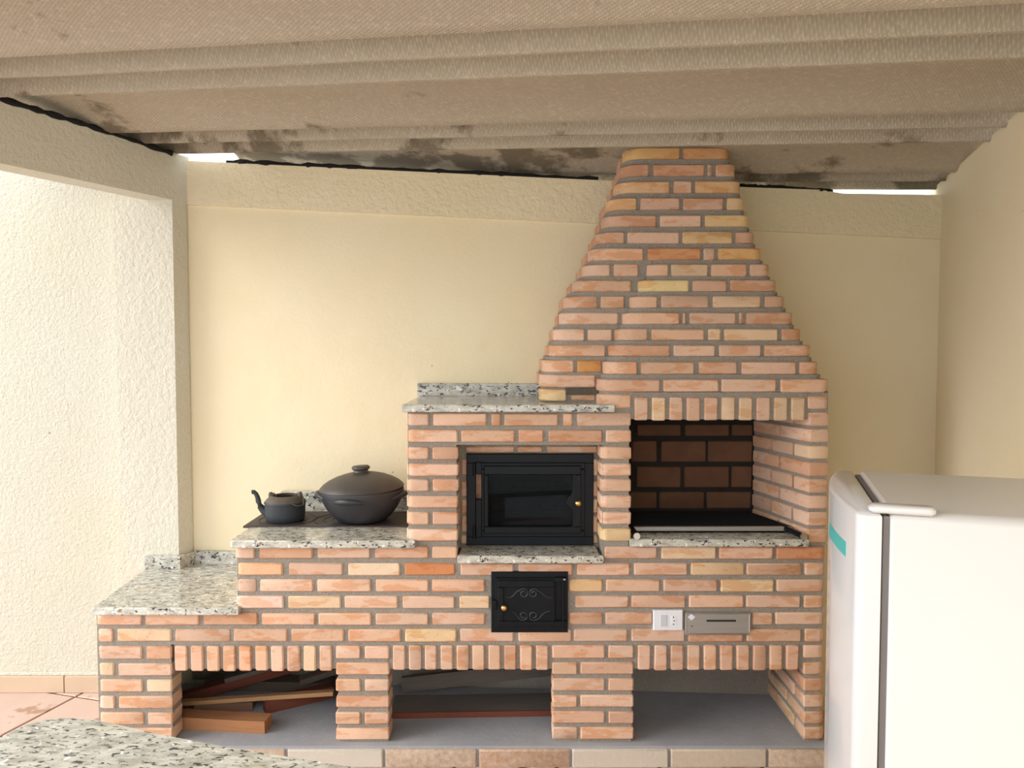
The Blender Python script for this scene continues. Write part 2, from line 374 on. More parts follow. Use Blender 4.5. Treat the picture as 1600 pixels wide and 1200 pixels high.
# ------------------------------------------------------------------ brick barbecue
YF = 3.08
bbq = empty('brick_barbecue', (-.2, YF, .084)); tag(bbq, 'long built-in brick barbecue with oven, grill chamber and tapering chimney hood', 'barbecue')
X = lambda px, py=900, Y=YF: atY(px, py, Y).x
Z = lambda py, Y=YF: atY(800, py, Y).z
ZB = .084                                                            # top of the plinth
CN = [0]
def core(m, x0, x1, z0, z1, y0=YF + .008, y1=None):
    CN[0] += 1; e = .0006 * (CN[0] % 6); y0 += e; x0 += e * .5; x1 -= e * .5; z1 -= e * .3
    if y1 is None: pl = [(x0, y0), (x1, y0), (x1, yb(x1) - .003), (x0, yb(x0) - .003)]
    else: pl = [(x0, y0), (x1, y0), (x1, y1), (x0, y1)]
    m.prism(pl, z0, z1)
ZSEAT = atY(143, 950, 3.05).z; ZCOOK = atY(500, 845, 3.05).z; ZTOP = atY(700, 632, 3.05).z; ZSILL = atY(830, 869, 3.055).z; ZGRILL = atY(1100, 843, 3.06).z
TH = .031
XL = X(147, 1000); XR = X(1290, 1000)
# --- plinth
pm = MB(); pm.prism([(XL - .02, 3.052), (XR + .01, 3.052), (XR + .01, yb(XR) - .003), (XL - .02, yb(XL) - .08)], -.004, ZB)
pl_ = pm.build('plinth', 'cement', bbq, (0, 3.05, 0))
cx = [150, 298, 447.5, 600, 746.5, 892, 1046, 1199, 1296]
ccol = [(.56, .50, .43), (.50, .36, .26), (.60, .55, .47), (.42, .29, .195), (.48, .28, .17), (.60, .53, .43), (.55, .45, .33), (.44, .31, .20)]
for a, b2, cc in zip(cx, cx[1:], ccol):
    brick(pl_, X(a + 2, 1180, 3.045), X(b2 - 2, 1180, 3.045), 3.040, 3.07, -.002, ZB - .012, R0, cc, 'curb', 'plinth_block')
# --- lower masonry
m = MB()
zl = Z(1008); zs = Z(1048)
core(m, XL + .008, XR - .008, zl, ZSEAT - TH)
core(m, X(366) + .008, XR - .008, ZSEAT - TH - .002, ZSILL - TH)
core(m, X(366) + .008, X(716) - .004, ZSILL - TH - .002, ZCOOK - TH)
core(m, X(940) + .004, XR - .008, ZSILL - TH - .002, ZGRILL - TH)
core(m, X(270, 1030), X(1260, 1030), zs + .004, zl, YF + .008, YF + .11)
for a, b2 in ((149, 270), (525, 608.5), (863, 990)): core(m, X(a, 1080) + .008, X(b2, 1080) - .007, ZB, zl, YF + .008, YF + .095)
core(m, X(1256, 1080) + .007, XR - .012, ZB, zl)
core(m, XL + .01, XL + .09, ZB, zl, YF + .09, yb(XL) - .10)
nb = MB(); nb.prism([(-1.58, yb(-1.58) - .03), (XR - .04, yb(XR) - .03), (XR - .04, yb(XR) - .004), (-1.58, yb(-1.58) - .01)], ZB - .002, zl)
nb.build('niche_back', 'mortar', bbq, (0, 3.55, .2))
low = m.build('lower_masonry', 'mortar', bbq, (0, YF, .3))
P = low
rl = .035
row(P, [(364.5, 397), (405.5, 488), (496, 578), (586, 669), (675, 714)], 854.5, 872.5, YF, rl=rl)
row(P, [(945, 1026.7), (1034, 1119), (1124, 1208), (1214, 1291.5)], 854.6, 873.5, YF, rr=.03, cols={3: (.62, .30, .16)})
row(P, [(366, 441), (451, 535), (544, 624.5), (632, 710.5), (719.5, 802), (810, 894.5), (902, 984), (991, 1074), (1080, 1162), (1167, 1252), (1258, 1291)], 880.5, 899.3, YF, rl=rl, rr=.03,
    cols={0: (.72, .43, .25), 2: (.76, .58, .40), 3: DEEP, 8: (.74, .52, .31)})
row(P, [(366, 399), (406, 489), (495.5, 579), (587, 669), (675, 757.5)], 905.7, 925, YF, rl=rl)
row(P, [(889.6, 941.5), (947, 1031), (1037, 1121), (1126.5, 1209), (1214, 1290)], 906, 925, YF, rr=.03, cols={0: (.72, .47, .25), 3: (.75, .55, .34)})
row(P, [(366, 442.5), (450, 532.5), (538, 621), (629, 710), (718, 765)], 932, 951, YF, rl=rl, cols={0: (.76, .55, .45)})
row(P, [(899, 982), (987, 1071), (1077, 1162), (1166.7, 1251), (1257, 1290)], 931.3, 950.3, YF, rr=.03)
row(P, [(146, 220.5), (226, 310.5), (317.5, 402), (409, 492), (497.5, 580), (587, 669), (675, 757.5)], 958.6, 977, YF, rl=rl)
row(P, [(889.6, 940.6), (946.5, 1019), (1175.5, 1207.5), (1212, 1290)], 957.7, 976.6, YF, rr=.03)
row(P, [(147.5, 175.5), (182.5, 267), (273, 358), (365, 448), (454.5, 537), (544, 626), (633, 713), (719, 802.5), (810, 892), (897, 980.6), (987, 1070), (1076, 1161), (1167, 1252), (1258, 1290)], 983.5, 1003, YF, rl=rl, rr=.03,
    cols={6: (.73, .52, .30)})
ys = [(1010.5, 1030.5), (1037, 1056), (1062.5, 1081.5), (1088.5, 1107.3), (1114, 1132.7), (1138.5, 1157)]
for i, (a, b2) in enumerate(ys):
    o = i * .9
    row(P, [(149 + o * .6, 221 + o * .6), (228 + o * .6, 267 + o * .6)] if i % 2 == 0 else [(149 + o * .6, 177 + o * .6), (184 + o * .6, 267.5 + o * .5)], a, b2, YF, rl=rl)
    row(P, [(524.5, 563), (570, 607.5)] if i % 2 == 0 else [(525, 608)], a - .5, b2 - .8, YF)
    row(P, [(863, 945), (951, 990)] if i % 2 == 0 else [(863, 902), (907, 990)], a - 1.5, b2 - 1.8, YF)
    w = row(P, [(1256, 1289)], a - 1.5, b2 - 1.8, YF, d=.10 if i % 2 else .19, rr=.03)[0]
    # inner side of the right end wall, running back into the niche
    xa = X(1256, 1080); z1 = Z(a - 1.5); z0 = Z(b2 - 1.8); y0 = YF + (.10 if i % 2 else .19) + .014
    for q in range(2):
        y1 = min(y0 + .205, yb(xa) - .01); brick(P, xa, xa + .07, y0, y1, z0, z1); y0 = y1 + .014
def soldiers(Pn, a, pitch, w, n, py0, py1, Y, d=.11, rad=R0, cols={}):
    for i in range(n):
        x0 = a + pitch * i; pm_ = (py0 + py1) / 2
        brick(Pn, X(x0, pm_, Y), X(x0 + w, pm_, Y), Y + random.uniform(-.0015, .0015), Y + d, Z(py1, Y) + random.uniform(-.0015, .0015), Z(py0, Y), rad, cols.get(i))
soldiers(P, 272.5, 25.15, 19.2, 10, 1010, 1049, YF)
soldiers(P, 613.7, 24.87, 18.9, 10, 1009, 1047.3, YF)
soldiers(P, 997, 25.75, 19.6, 10, 1009, 1047.7, YF)
# --- oven tower
m = MB(); z1t = ZTOP - TH
xtl = X(633.5, 750); xtr = X(986, 750); xol = X(716, 780); xor_ = X(938, 780); zot = Z(697); zob = ZSILL
core(m, xtl + .008, xol - .006, ZCOOK - .05, z1t)
core(m, xor_ + .009, xtr - .008, ZGRILL - .05, z1t)
core(m, xol - .01, xor_ + .012, zot + .004, z1t)
core(m, xtl + .01, xtr - .01, Z(872), zob - TH + .002)
# recess lining around the door frame (set back), open in the middle
YR = 3.21
xd0, xd1, zd0, zd1 = atY(733, 780, YR).x, atY(923, 780, YR).x, atY(800, 848, YR).z, atY(800, 713, YR).z
core(m, xol - .01, xd0, zob - .01, zot + .01, YR + .006, 3.50); core(m, xd1, xor_ + .012, zob - .01, zot + .01, YR + .006, 3.50)
core(m, xd0, atY(757, 780, YR).x, zd0, zd1, YR + .04, 3.50)
core(m, xd0, xd1, zd1, zot + .01, YR + .006, 3.50); core(m, xd0, xd1, zob - .03, zd0, YR + .006, 3.50)
tow = m.build('oven_tower', 'mortar', bbq, (0, YF, 1.2)); P = tow
MB().box(xd0 - .02, xd1 + .02, 3.47, 3.50, zd0 - .02, zd1 + .02).build('oven_back', 'soot', tow, (0, 3.48, 1))
row(P, [(633, 669.5), (677, 760), (768, 782), (788, 872), (880, 894.5), (902, 986)], 646, 665.3, YF, rl=rl)
row(P, [(634, 715), (720.5, 804), (810.5, 849), (857.5, 941), (947, 986)], 672, 691, YF, rl=rl)
tr = [(699, 718), (725, 744), (749, 768), (775, 794), (800.5, 820), (827, 845.7)]
for i, (a, b2) in enumerate(tr):
    row(P, [(634, 669.5), (676, 715.5)] if i % 2 == 0 else [(634.3, 715.5)], a, b2, YF, rl=rl)
    row(P, [(938.5, 986)], a - .5, b2 - .3, YF, d=.13, rl=.028, cols={0: STRAW} if i == 5 else {})
rz = [(696, 706.5), (717, 743), (752, 776), (780, 802), (806, 832), (836, 850)]
row(P, [(727, 804), (809, 847), (855, 934)], 697, 707.5, YR, d=.06)
for i, (a, b2) in enumerate(rz[1:]):
    row(P, [(720.5, 731.5)], a, b2, YR, d=.06); row(P, [(924.5, 934.5)], a, b2, YR, d=.06)
row(P, [(740, 757)], 736, 786, YR + .032, d=.05)
# --- cast iron oven door
od = MB(); yd = YR - .012
def pxbox(m, a, b2, c0, c1, y0, y1, ch=0):
    """box with its front face at pixels a..b2, c0..c1 on the plane y0"""
    pa = atY(a, c1, y0); pb = atY(b2, c0, y0); pm_ = (atY(a, (c0 + c1) / 2, y0).x, atY(b2, (c0 + c1) / 2, y0).x)
    return m.add(*frontprism([(pm_[0], pa.z), (pm_[1], pa.z), (pm_[1], pb.z), (pm_[0], pb.z)], y0, y1, ch))
def frontprism(poly, y0, y1, ch=0):
    """poly in (x,z), CCW seen from the camera; front at y0 with a chamfer"""
    mm = MB(); mm.prism([(p[0], p[1]) for p in poly], 0, y1 - y0, ch); return [(v[0], y1 - v[2], v[1]) for v in mm.v], mm.f
def ring(m, o, i, y0, y1):
    """frame between pixel rectangles o and i (a,b,c0,c1)"""
    pxbox(m, o[0], o[1], o[2], i[2], y0, y1, .003); pxbox(m, o[0], o[1], i[3], o[3], y0, y1, .003)
    pxbox(m, o[0], i[0], i[2], i[3], y0, y1, .003); pxbox(m, i[1], o[1], i[2], i[3], y0, y1, .003); return m
dc = atY(828, 780, yd)
# outer frame with the open slot at the hinge side
fm = MB()
pxbox(fm, 729, 927.5, 709, 724, yd, yd + .03, .003); pxbox(fm, 729, 927.5, 838, 852.5, yd, yd + .03, .003)
pxbox(fm, 729, 743.5, 723, 839, yd, yd + .03, .003); pxbox(fm, 912, 927.5, 723, 839, yd, yd + .03, .003)
odf = fm.build('oven_door', 'iron', bbq, dc); odf['label'] = 'black cast iron oven door with a glass window and brass knob'
lf = MB(); y2 = yd - .008
ring(lf, (752, 914, 723, 839), (759, 905, 733, 829), y2, y2 + .025)
ring(lf, (756, 908, 728, 834), (763, 899, 742, 823), y2 - .010, y2 + .02)
pxbox(lf, 743, 753, 722, 741, y2, y2 + .02, .003); pxbox(lf, 743, 753, 780, 840, y2 + .004, y2 + .024, .003)
# right side of the window with the curved notch around the knob
pts = [(905, 742), (896, 742), (895, 747), (894.5, 770), (893, 773), (888, 777), (885.5, 781), (885.5, 786), (888, 790), (893, 794), (894.5, 797), (895, 818), (894, 822), (889, 824), (905, 824)]
lf.add(*frontprism([(atY(a, b2, y2 - .006).x, atY(a, b2, y2 - .006).z) for a, b2 in pts], y2 - .006, y2 + .012, 0))
ld = lf.build('door_leaf', 'iron', odf, dc)
gm = MB(); pxbox(gm, 757, 907, 731, 831, y2 + .012, y2 + .016); gm.build('glass', 'oven_glass', odf, dc)
for py in (760, 793):
    rk = MB(); zz = atY(828, py, 3.35).z
    for yy in (3.27, 3.44): rk.tube([(xd0 + .005, yy, zz), (xd1 - .005, yy, zz)], .005, 8)
    for q in range(14):
        xq = xd0 + .02 + (xd1 - xd0 - .04) * q / 13; rk.tube([(xq, 3.27, zz), (xq, 3.44, zz)], .0025, 6)
    rk.build('oven_rack', 'steel', odf, (0, 3.3, zz), 40)
def knob(parent, px, py, Y, r, mat='brass'):
    p = atY(px, py, Y); mm = MB().lathe([(.001, .0), (r * .55, 0), (r * .5, r * .7), (r * .8, r * .9), (r, r * 1.3), (r * .98, r * 1.7), (r * .7, r * 2.1), (r * .3, r * 2.25), (.001, r * 2.27)], (0, 0, 0), 20)
    mm.xform(Matrix.Translation(p) @ Matrix.Rotation(math.pi / 2, 4, 'X')); o = mm.build('knob', mat, parent, p, 50); o['label'] = 'round brass knob'; return o
knob(odf, 902.5, 785, y2 - .003, .0135)
hm = MB(); hp = [atY(741, yy, y2 - .004) for yy in (724, 744)]; hm.tube(hp, .006, 10); hp = [atY(741, yy, y2 - .004) for yy in (822, 842)]; hm.tube(hp, .006, 10); hm.build('hinge', 'iron', odf, dc, 40)
# --- ash door
ya = YF - .006; ac = atY(828, 941, ya)
fm = MB(); pxbox(fm, 767.5, 887.5, 893.5, 988.5, ya, ya + .02, .003)
af = fm.build('ash_door', 'iron', bbq, ac); af['label'] = 'small black cast iron ash door with scroll relief'
lf = MB(); yl = ya - .010; pxbox(lf, 774, 868, 903.5, 979, yl, ya + .002, .002)
ring(lf, (778, 866, 907, 976), (787, 864.5, 918, 971), yl - .007, yl + .004)
ld = lf.build('door_leaf', 'iron', af, ac)
def scroll(pts, r=.0032):
    return [atY(a, b2, yl - .001) for a, b2 in pts], r
def spiral(cx, cy, r0, r1, a0, a1, n=18):
    return [(cx + (r0 + (r1 - r0) * k / n) * math.cos(math.radians(a0 + (a1 - a0) * k / n)), cy - (r0 + (r1 - r0) * k / n) * math.sin(math.radians(a0 + (a1 - a0) * k / n))) for k in range(n + 1)]
for sgn, tail, cx, cy, top in ((1, [(791, 933), (797, 934), (802, 931), (808, 924)], 818.5, 927, 1), (-1, [(862, 934), (855, 933), (850, 930), (846, 926)], 834, 927, 1),
                               (1, [(800, 955), (806, 959), (809, 964)], 817.5, 962, 0), (-1, [(860, 955), (853, 956), (847, 961), (842, 967)], 834, 962, 0)):
    if top: sp = spiral(cx, cy, 8, 2.5, 150 if sgn > 0 else 30, (150 - 500) if sgn > 0 else 30 + 500)
    else: sp = spiral(cx, cy, 8, 2.5, 200 if sgn > 0 else -40, (200 + 480) if sgn > 0 else -40 - 480)
    pp, r = scroll(tail + sp); MB().tube(pp, [r * (.6 + .5 * min(1, i / 5)) for i in range(len(pp))], 7).build('scroll', 'iron_relief', af, pp[6], 60)
hm = MB(); hm.tube([atY(880, 905, ya - .006), atY(880, 980, ya - .006)], .006, 10)
for yy in (907, 975):
    pxbox(hm, 866, 886, yy - 4, yy + 2, ya - .014, ya + .002, .001)
hm.build('hinge', 'iron', af, ac, 40)
hm = MB(); hm.lathe([(.001, 0), (.005, .001), (.005, .006), (.001, .007)], atY(882, 906.5, ya - .018), 12); hm.build('hinge_pin', 'steel', af, ac, 40)
lm = MB(); pxbox(lm, 768, 776, 938, 953, ya - .018, ya + .002, .003); lm.build('latch', 'iron', af, ac)
knob(af, 787.5, 947.5, yl - .004, .0125)
# --- grill chamber
m = MB(); ZG = ZGRILL - TH; zst = atY(1100, 657, YF).z
xcr0 = X(1263, 750); YC = 3.49; xcr1 = atY(1176, 730, YC).x; xpr = X(1297, 700)
m.prism([(xcr0 + .008, YF + .008), (xpr - .008, YF + .008), (xpr - .008, yb(xpr) - .003), (xcr1 + .03, yb(xcr1) - .003), (xcr1 + .008, YC + .01)], ZG, Z(612))
m2 = MB(); m2.prism([(xtr - .02, YC + .008), (xcr1 + .02, YC + .008), (xcr1 + .02, yb(xcr1) - .003), (xtr - .02, yb(xtr) - .003)], ZG, Z(612))
ch = m.build('grill_chamber', 'mortar', bbq, (0, YF, 1.2))
m2.build('chamber_back', 'soot', bbq, (.8, YC, 1.2))
pr = [(619, 639), (645, 665.6), (671, 691), (697, 717), (723, 744), (749, 770), (775, 795), (800.6, 822), (827, 848)]
dirw = Vector((xcr1 - xcr0, YC - YF)); Lw = dirw.length; dirw.normalize(); nw = Vector((dirw.y, -dirw.x))
for i, (a, b2) in enumerate(pr):
    z1 = Z(a); z0 = Z(b2)
    d0 = .10 if i % 2 else .20
    if i == 0: row(ch, [(1263, 1297)], a, b2, YF, d=.1, rr=.03); continue
    # corner brick: front face and return into the chamber
    c0 = Vector((xcr0, YF)); c1 = c0 + dirw * d0
    brick(ch, 0, 0, 0, 0, z0, z1, poly=ccw([(c0.x + .006, YF), (xpr - .02, YF), (xpr - .006, YF + .006), (xpr, YF + .02), (xpr, YF + d0), (c1.x, c1.y), (c0.x - .001, YF + .006)]))
    s0 = d0 + .012
    while s0 < Lw - .02:
        s1 = min(s0 + .205 if i % 2 == 0 or s0 > .12 else s0 + .15, Lw); pa = c0 + dirw * s0; pb = c0 + dirw * s1
        brick(ch, 0, 0, 0, 0, z0, z1, poly=ccw([(pa.x, pa.y), (pa.x + nw.x * .08, pa.y + nw.y * .08), (pb.x + nw.x * .08, pb.y + nw.y * .08), (pb.x, pb.y)])); s0 = s1 + .012
zz = lambda v: 500 + v / 3.2
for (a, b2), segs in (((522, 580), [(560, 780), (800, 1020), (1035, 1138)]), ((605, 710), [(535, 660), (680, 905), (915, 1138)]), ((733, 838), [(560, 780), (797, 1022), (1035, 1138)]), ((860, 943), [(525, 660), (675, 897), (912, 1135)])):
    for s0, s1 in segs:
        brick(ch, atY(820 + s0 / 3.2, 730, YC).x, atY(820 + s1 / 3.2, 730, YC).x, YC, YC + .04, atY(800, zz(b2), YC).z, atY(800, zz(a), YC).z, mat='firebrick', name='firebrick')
soldiers(ch, 991.9, 27.25, 20.7, 10, 621, 657, YF)
# --- chimney hood
HR = []                                                              # (py0, py1, Yhood, hood px segs, (wing py0, py1), wing px segs)
z1_ = lambda v: 840 + v / 3.3333
w1_ = lambda v: 210 + v / 3.3333
z2_ = lambda v: 820 + v / 3.2
w2_ = lambda v: 500 + v / 3.2
T1 = [((68, 130), [(458, 740), (760, 1006)], None), ((155, 220), [(437, 580), (605, 870), (887, 908), (930, 1038)], None), ((243, 308), [(410, 688), (710, 803), (822, 1067)], None),
      ((330, 395), [(370, 515), (535, 740), (760, 967), (987, 1088)], None), ((420, 483), [(345, 618), (638, 853), (872, 1113)], None), ((508, 570), [(310, 453), (470, 738), (755, 1015), (1033, 1140)], None),
      ((592, 655), [(275, 552), (575, 850), (865, 922), (940, 1177)], None), ((675, 740), [(542, 682), (697, 887), (905, 1090), (1107, 1218)], [(240, 378), (398, 525)]),
      ((758, 820), [(508, 788), (810, 985), (1005, 1254)], [(188, 487)]), ((842, 905), [(472, 625), (645, 890), (915, 1163), (1185, 1297)], [(140, 308), (330, 452)]),
      ((928, 990), [(442, 738), (757, 773), (793, 1033), (1052, 1070), (1088, 1342)], [(118, 420)]), ((1013, 1075), [(408, 573), (595, 868), (890, 955), (975, 1253), (1273, 1384)], [(85, 243), (262, 387)]),
      ((1097, 1158), [(378, 690), (710, 925), (947, 1163), (1182, 1435)], [(62, 353)])]
HCOL = {(0, 0): (.70, .44, .19), (0, 1): (.68, .38, .18), (2, 0): (.72, .47, .27), (2, 2): (.72, .46, .24), (3, 0): (.72, .48, .27), (3, 3): (.72, .50, .29), (4, 2): (.74, .52, .27), (5, 2): (.74, .52, .28), (6, 3): (.70, .42, .19), (6, 1): (.62, .32, .16),
        (8, 0): (.76, .58, .30)}
for i, (yy, hs, ws) in enumerate(T1): HR.append((w1_(yy[0]), w1_(yy[1]), [(z1_(a), z1_(b2)) for a, b2 in hs], (w1_(yy[0]), w1_(yy[1])), [(z1_(a), z1_(b2)) for a, b2 in ws] if ws else None))
HR.append((w2_(210), w2_(273), [(z2_(a), z2_(b2)) for a, b2 in [(400, 563), (582, 848), (873, 1062), (1085, 1357), (1375, 1481)]], (563, 582), [(848, 896.5), (902, 939)]))
HR.append((w2_(297), w2_(360), [(z2_(a), z2_(b2)) for a, b2 in [(370, 675), (695, 970), (985, 1258), (1280, 1531)]], (585.5, 605.5), [(843.5, 930)]))
m = MB(); sb = MB(); sides = []
hood = None; todo = []
lev = []
for i, (p0_, p1_, hs, wy, ws) in enumerate(HR):
    Yh = YF + .015 * (14 - i); Yw = 3.20 - .004 * max(0, i - 7)
    lev.append(dict(Yh=Yh, Yw=Yw, z1=Z(p0_, Yh), z0=Z(p1_, Yh), xa=X(hs[0][0], p0_, Yh), xb=X(hs[-1][1], p0_, Yh), wz1=Z(wy[0], Yw), wz0=Z(wy[1], Yw), wa=X(ws[0][0], p0_, Yw) if ws else None))
def slab(m, x0, x1, y0, z0, z1, rl_, rr_, ins=.009):
    x0 += ins; x1 -= ins; y0 += ins; pl = rrect(x0, x1, y0, 3.5, (rl_, rr_, 0, 0)); pl = [(p if p[1] < 3.499 else (p[0], yb(p[0]) - .003)) for p in pl]
    m.prism(pl, z0, z1)
RLH = .085; RRH = .045
for i, L in enumerate(lev):
    nxt = lev[i + 1] if i + 1 < len(lev) else None; up = lev[i - 1] if i else None
    slab(m, L['xa'], L['xb'], L['Yh'], L['z0'] - .001, L['z1'] + .001, RLH, RRH)
    zt = (up['z0'] if up else L['z1'] + .10)
    mid = lambda k_: (L[k_] + up[k_]) / 2 if up else L[k_]
    slab(m, mid('xa') if i != 7 else L['xa'], mid('xb'), mid('Yh'), L['z1'], zt, RLH, RRH, .006)
    if L['wa'] is not None:
        wr = L['xa'] + .05
        slab(m, L['wa'], wr, L['Yw'], L['wz0'] - .001, L['wz1'] + .001, RLH, 0)
        wa_u = up['wa'] if up and up['wa'] is not None else (up['xa'] if up else L['wa'])
        zt = up['wz0'] if up and up['wa'] is not None else up['z0']
        slab(m, (L['wa'] + wa_u) / 2, wr, L['Yw'], L['wz1'], zt, RLH, 0, .006)
Lb = lev[-1]
zbw = ZTOP
slab(m, X(846, 615, 3.17), Lb['xa'] + .06, 3.17, zbw, Lb['wz0'], RLH, 0, .012)
slab(m, Lb['xa'] + .002, Lb['xb'], Lb['Yh'], Z(657) + .012, Lb['z0'], RLH, .03, .010) if False else None
# lintel behind the soldier course, closing the chamber at the top
m.prism([(X(990, 640), YF + .009), (X(1262, 640), YF + .009), (X(1262, 640), YF + .10), (X(990, 640), YF + .10)], Z(655.5), Lb['z0'] + .001)
m.prism(rrect(Lb['xa'] + .01, X(991, 640), YF + .01, YF + .3, (.075, 0, 0, 0)), ZTOP - .002, Lb['z0'] + .001)
m.prism([(X(954, 640), YF + .0075), (xtr - .004, YF + .0075), (xtr - .004, YF + .2), (X(954, 640), YF + .2)], Z(646), ZTOP)
m.prism([(X(983, 640), YF + .0105), (X(993, 640), YF + .0105), (X(993, 640), YF + .10), (X(983, 640), YF + .10)], Z(655), Z(612))
m.prism([(X(1255, 640), YF + .0115), (X(1268, 640), YF + .0115), (X(1268, 640), YF + .10), (X(1255, 640), YF + .10)], Z(655), Z(612))
m.prism([(X(1262, 640), YF + .008), (xpr - .008, YF + .008), (xpr - .008, yb(xpr) - .003), (X(1262, 640), yb(xpr) - .003)], Z(613), Lb['z0'] + .001)
hood = m.build('chimney_hood', 'mortar', bbq, (.7, YF, 1.7), 30)
for i, (p0_, p1_, hs, wy, ws) in enumerate(HR):
    L = lev[i]; cols = {j: HCOL[(i, j)] for j in range(8) if (i, j) in HCOL}
    row(hood, hs, p0_, p1_, L['Yh'], d=.12, rl=RLH, rr=RRH, cols=cols)
    if ws: row(hood, ws, wy[0], wy[1], L['Yw'], d=.12, rl=RLH, cols={1: (.66, .33, .12)} if i == 13 else {})
row(hood, [(843.5, 885)], 609, 627, 3.172, d=.12, rl=RLH, cols={0: STRAW})
row(hood, [(892, 930)], 616.5, 626.5, 3.178, d=.08)
row(hood, [(935.5, 986)], 617, 637.5, YF, d=.12, rl=RLH)
dp = MB(); pxbox(dp, 884, 935, 606.8, 616, 3.166, 3.30, .002); dp.build('damper_plate', 'kettle_rust', hood, atY(910, 611, 3.2))
# side bricks of the hood running back to the wall (mostly edge-on)
sb = MB()
for i, L in enumerate(lev):
    for (xx_, y0, zz0, zz1, sg) in ([(L['wa'] if L['wa'] is not None else L['xa'], (L['Yw'] if L['wa'] is not None else L['Yh']) + .13, L['wz0'] if L['wa'] is not None else L['z0'], L['wz1'] if L['wa'] is not None else L['z1'], 1), (L['xb'], L['Yh'] + .13, L['z0'], L['z1'], -1)]):
        ye = yb(xx_) - .004; y0 += .0 if i % 2 else .03
        while y0 < ye - .02:
            y1 = min(y0 + .205, ye); a_, b_ = (xx_, xx_ + .08) if sg > 0 else (xx_ - .08, xx_); sb.prism([(a_, y0), (b_, y0), (b_, y1), (a_, y1)], zz0, zz1, .004, .001); y0 = y1 + .014
o = sb.build('side_bricks', 'brick', hood, (.7, 3.4, 1.9), 38); o.color = (.66, .38, .25, 1); o['kind'] = 'stuff'
# end faces of the lower courses and of the oven tower, running back to the wall
sb = MB(); sb2 = MB()
def side_run(m_, x_, sg, py0, py1, n_, ye):
    y_ = YF + .112
    if n_ % 2 == 0:
        a_, b_ = (x_, x_ + .06) if sg > 0 else (x_ - .06, x_); m_.prism([(a_, y_), (b_, y_), (b_, y_ + .095), (a_, y_ + .095)], Z(py1), Z(py0), .004, .001); y_ += .109
    while y_ < ye - .03:
        y1_ = min(y_ + .205, ye); a_, b_ = (x_, x_ + .06) if sg > 0 else (x_ - .06, x_); m_.prism([(a_, y_), (b_, y_), (b_, y1_), (a_, y1_)], Z(py1), Z(py0), .004, .001); y_ = y1_ + .014
for n_, (a, b2) in enumerate([(854.5, 872.5), (880.5, 899.3), (905.7, 925), (932, 951)]): side_run(sb, X(366), 1, a, b2, n_, yb(X(366)) - .03); side_run(sb, XR, -1, a, b2, n_, yb(XR) - .005)
for n_, (a, b2) in enumerate([(958.6, 977), (983.5, 1003)] + ys): side_run(sb, XL, 1, a, b2, n_, 3.60); side_run(sb, XR - .002, -1, a, b2, n_, yb(XR) - .005)
for n_, (a, b2) in enumerate([(646, 665.3), (672, 691)] + tr): side_run(sb2, xtl, 1, a, b2, n_, yb(xtl) - .01)
for m_, pr_ in ((sb, low), (sb2, tow)):
    o = m_.build('side_bricks', 'brick', pr_, (0, 3.3, .6), 38); o.color = (.69, .44, .29, 1); o['kind'] = 'stuff'
# ------------------------------------------------------------------ granite slabs
def gslab(name, plan, z1, label, th=TH):
    o = MB().prism(ccw(plan), z1 - th, z1, .004).build(name, 'granite', None, (plan[0][0], plan[0][1], z1 - th), 38); return tag(o, label, 'granite slab')
gx = lambda px, py, Y=3.05: atY(px, py, Y).x
xs0 = gx(143, 950); xs1 = gx(372, 950)
seat = gslab('granite_slab', [(xs0, 3.052), (xs0 + .006, 3.05), (xs1, 3.05), (xs1, 3.082), (X(364) + .012, 3.084), (X(364) + .012, 3.685), (-1.556, 3.697), (-1.588, 3.617), (-1.742, 3.617)], ZSEAT, 'low grey speckled granite seat slab beside the white column')
MB().prism(ccw([(-1.742, 3.600), (-1.578, 3.600), (-1.586, 3.622), (-1.742, 3.622)]), ZSEAT - .001, ZSEAT + .062, .002).build('backsplash', 'granite', seat, (-1.65, 3.61, ZSEAT))
MB().prism(ccw([(-1.592, 3.602), (-1.574, 3.598), (-1.537, 3.694), (-1.555, 3.70)]), ZSEAT - .001, ZSEAT + .062, .002).build('backsplash', 'granite', seat, (-1.56, 3.65, ZSEAT))
MB().prism(ccw([(-1.545, yb(-1.545) - .026), (X(364) + .01, yb(-1.1) - .024), (X(364) + .01, yb(-1.1) - .001), (-1.545, yb(-1.545) - .001)]), ZSEAT - .001, ZSEAT + .062, .002).build('backsplash', 'granite', seat, (-1.4, 3.68, ZSEAT))
xc0 = gx(358, 848); xc1 = gx(648, 848)
cook = gslab('granite_slab', [(xc0 + .012, 3.05), (xc1, 3.05), (xc1, 3.079), (xtl + .004, 3.081), (xtl + .004, yb(xtl) - .004), (xc0, yb(xc0) - .004), (xc0, 3.062)], ZCOOK, 'speckled granite slab around the iron stove plate, under the kettle and pot')
MB().prism(ccw([(gx(440, 790, 3.66), 3.648), (xtl + .0, 3.63), (xtl + .0, yb(xtl) - .002), (gx(440, 790, 3.66), yb(-1.0) - .002)]), ZCOOK - .001, atY(480, 768, 3.65).z, .002).build('backsplash', 'granite', cook, (-.7, 3.66, ZCOOK))
xt0 = gx(628, 636); xt1 = gx(960, 640)
top = gslab('granite_slab', [(xt0, 3.05), (xt1, 3.05), (xt1, 3.078), (xt1 - .03, 3.14), (xt1 - .03, yb(.38) - .004), (xt0 + .004, yb(xt0) - .004)], ZTOP, 'polished granite slab on top of the oven, beside the chimney')
MB().prism(ccw([(gx(652, 610, 3.6), 3.603), (gx(846, 610, 3.6), 3.597), (gx(846, 610, 3.6), yb(.1) - .002), (gx(652, 610, 3.6), yb(-.45) - .002)]), ZTOP - .001, atY(750, 599, 3.6).z, .002).build('backsplash', 'granite', top, (-.1, 3.61, ZTOP))
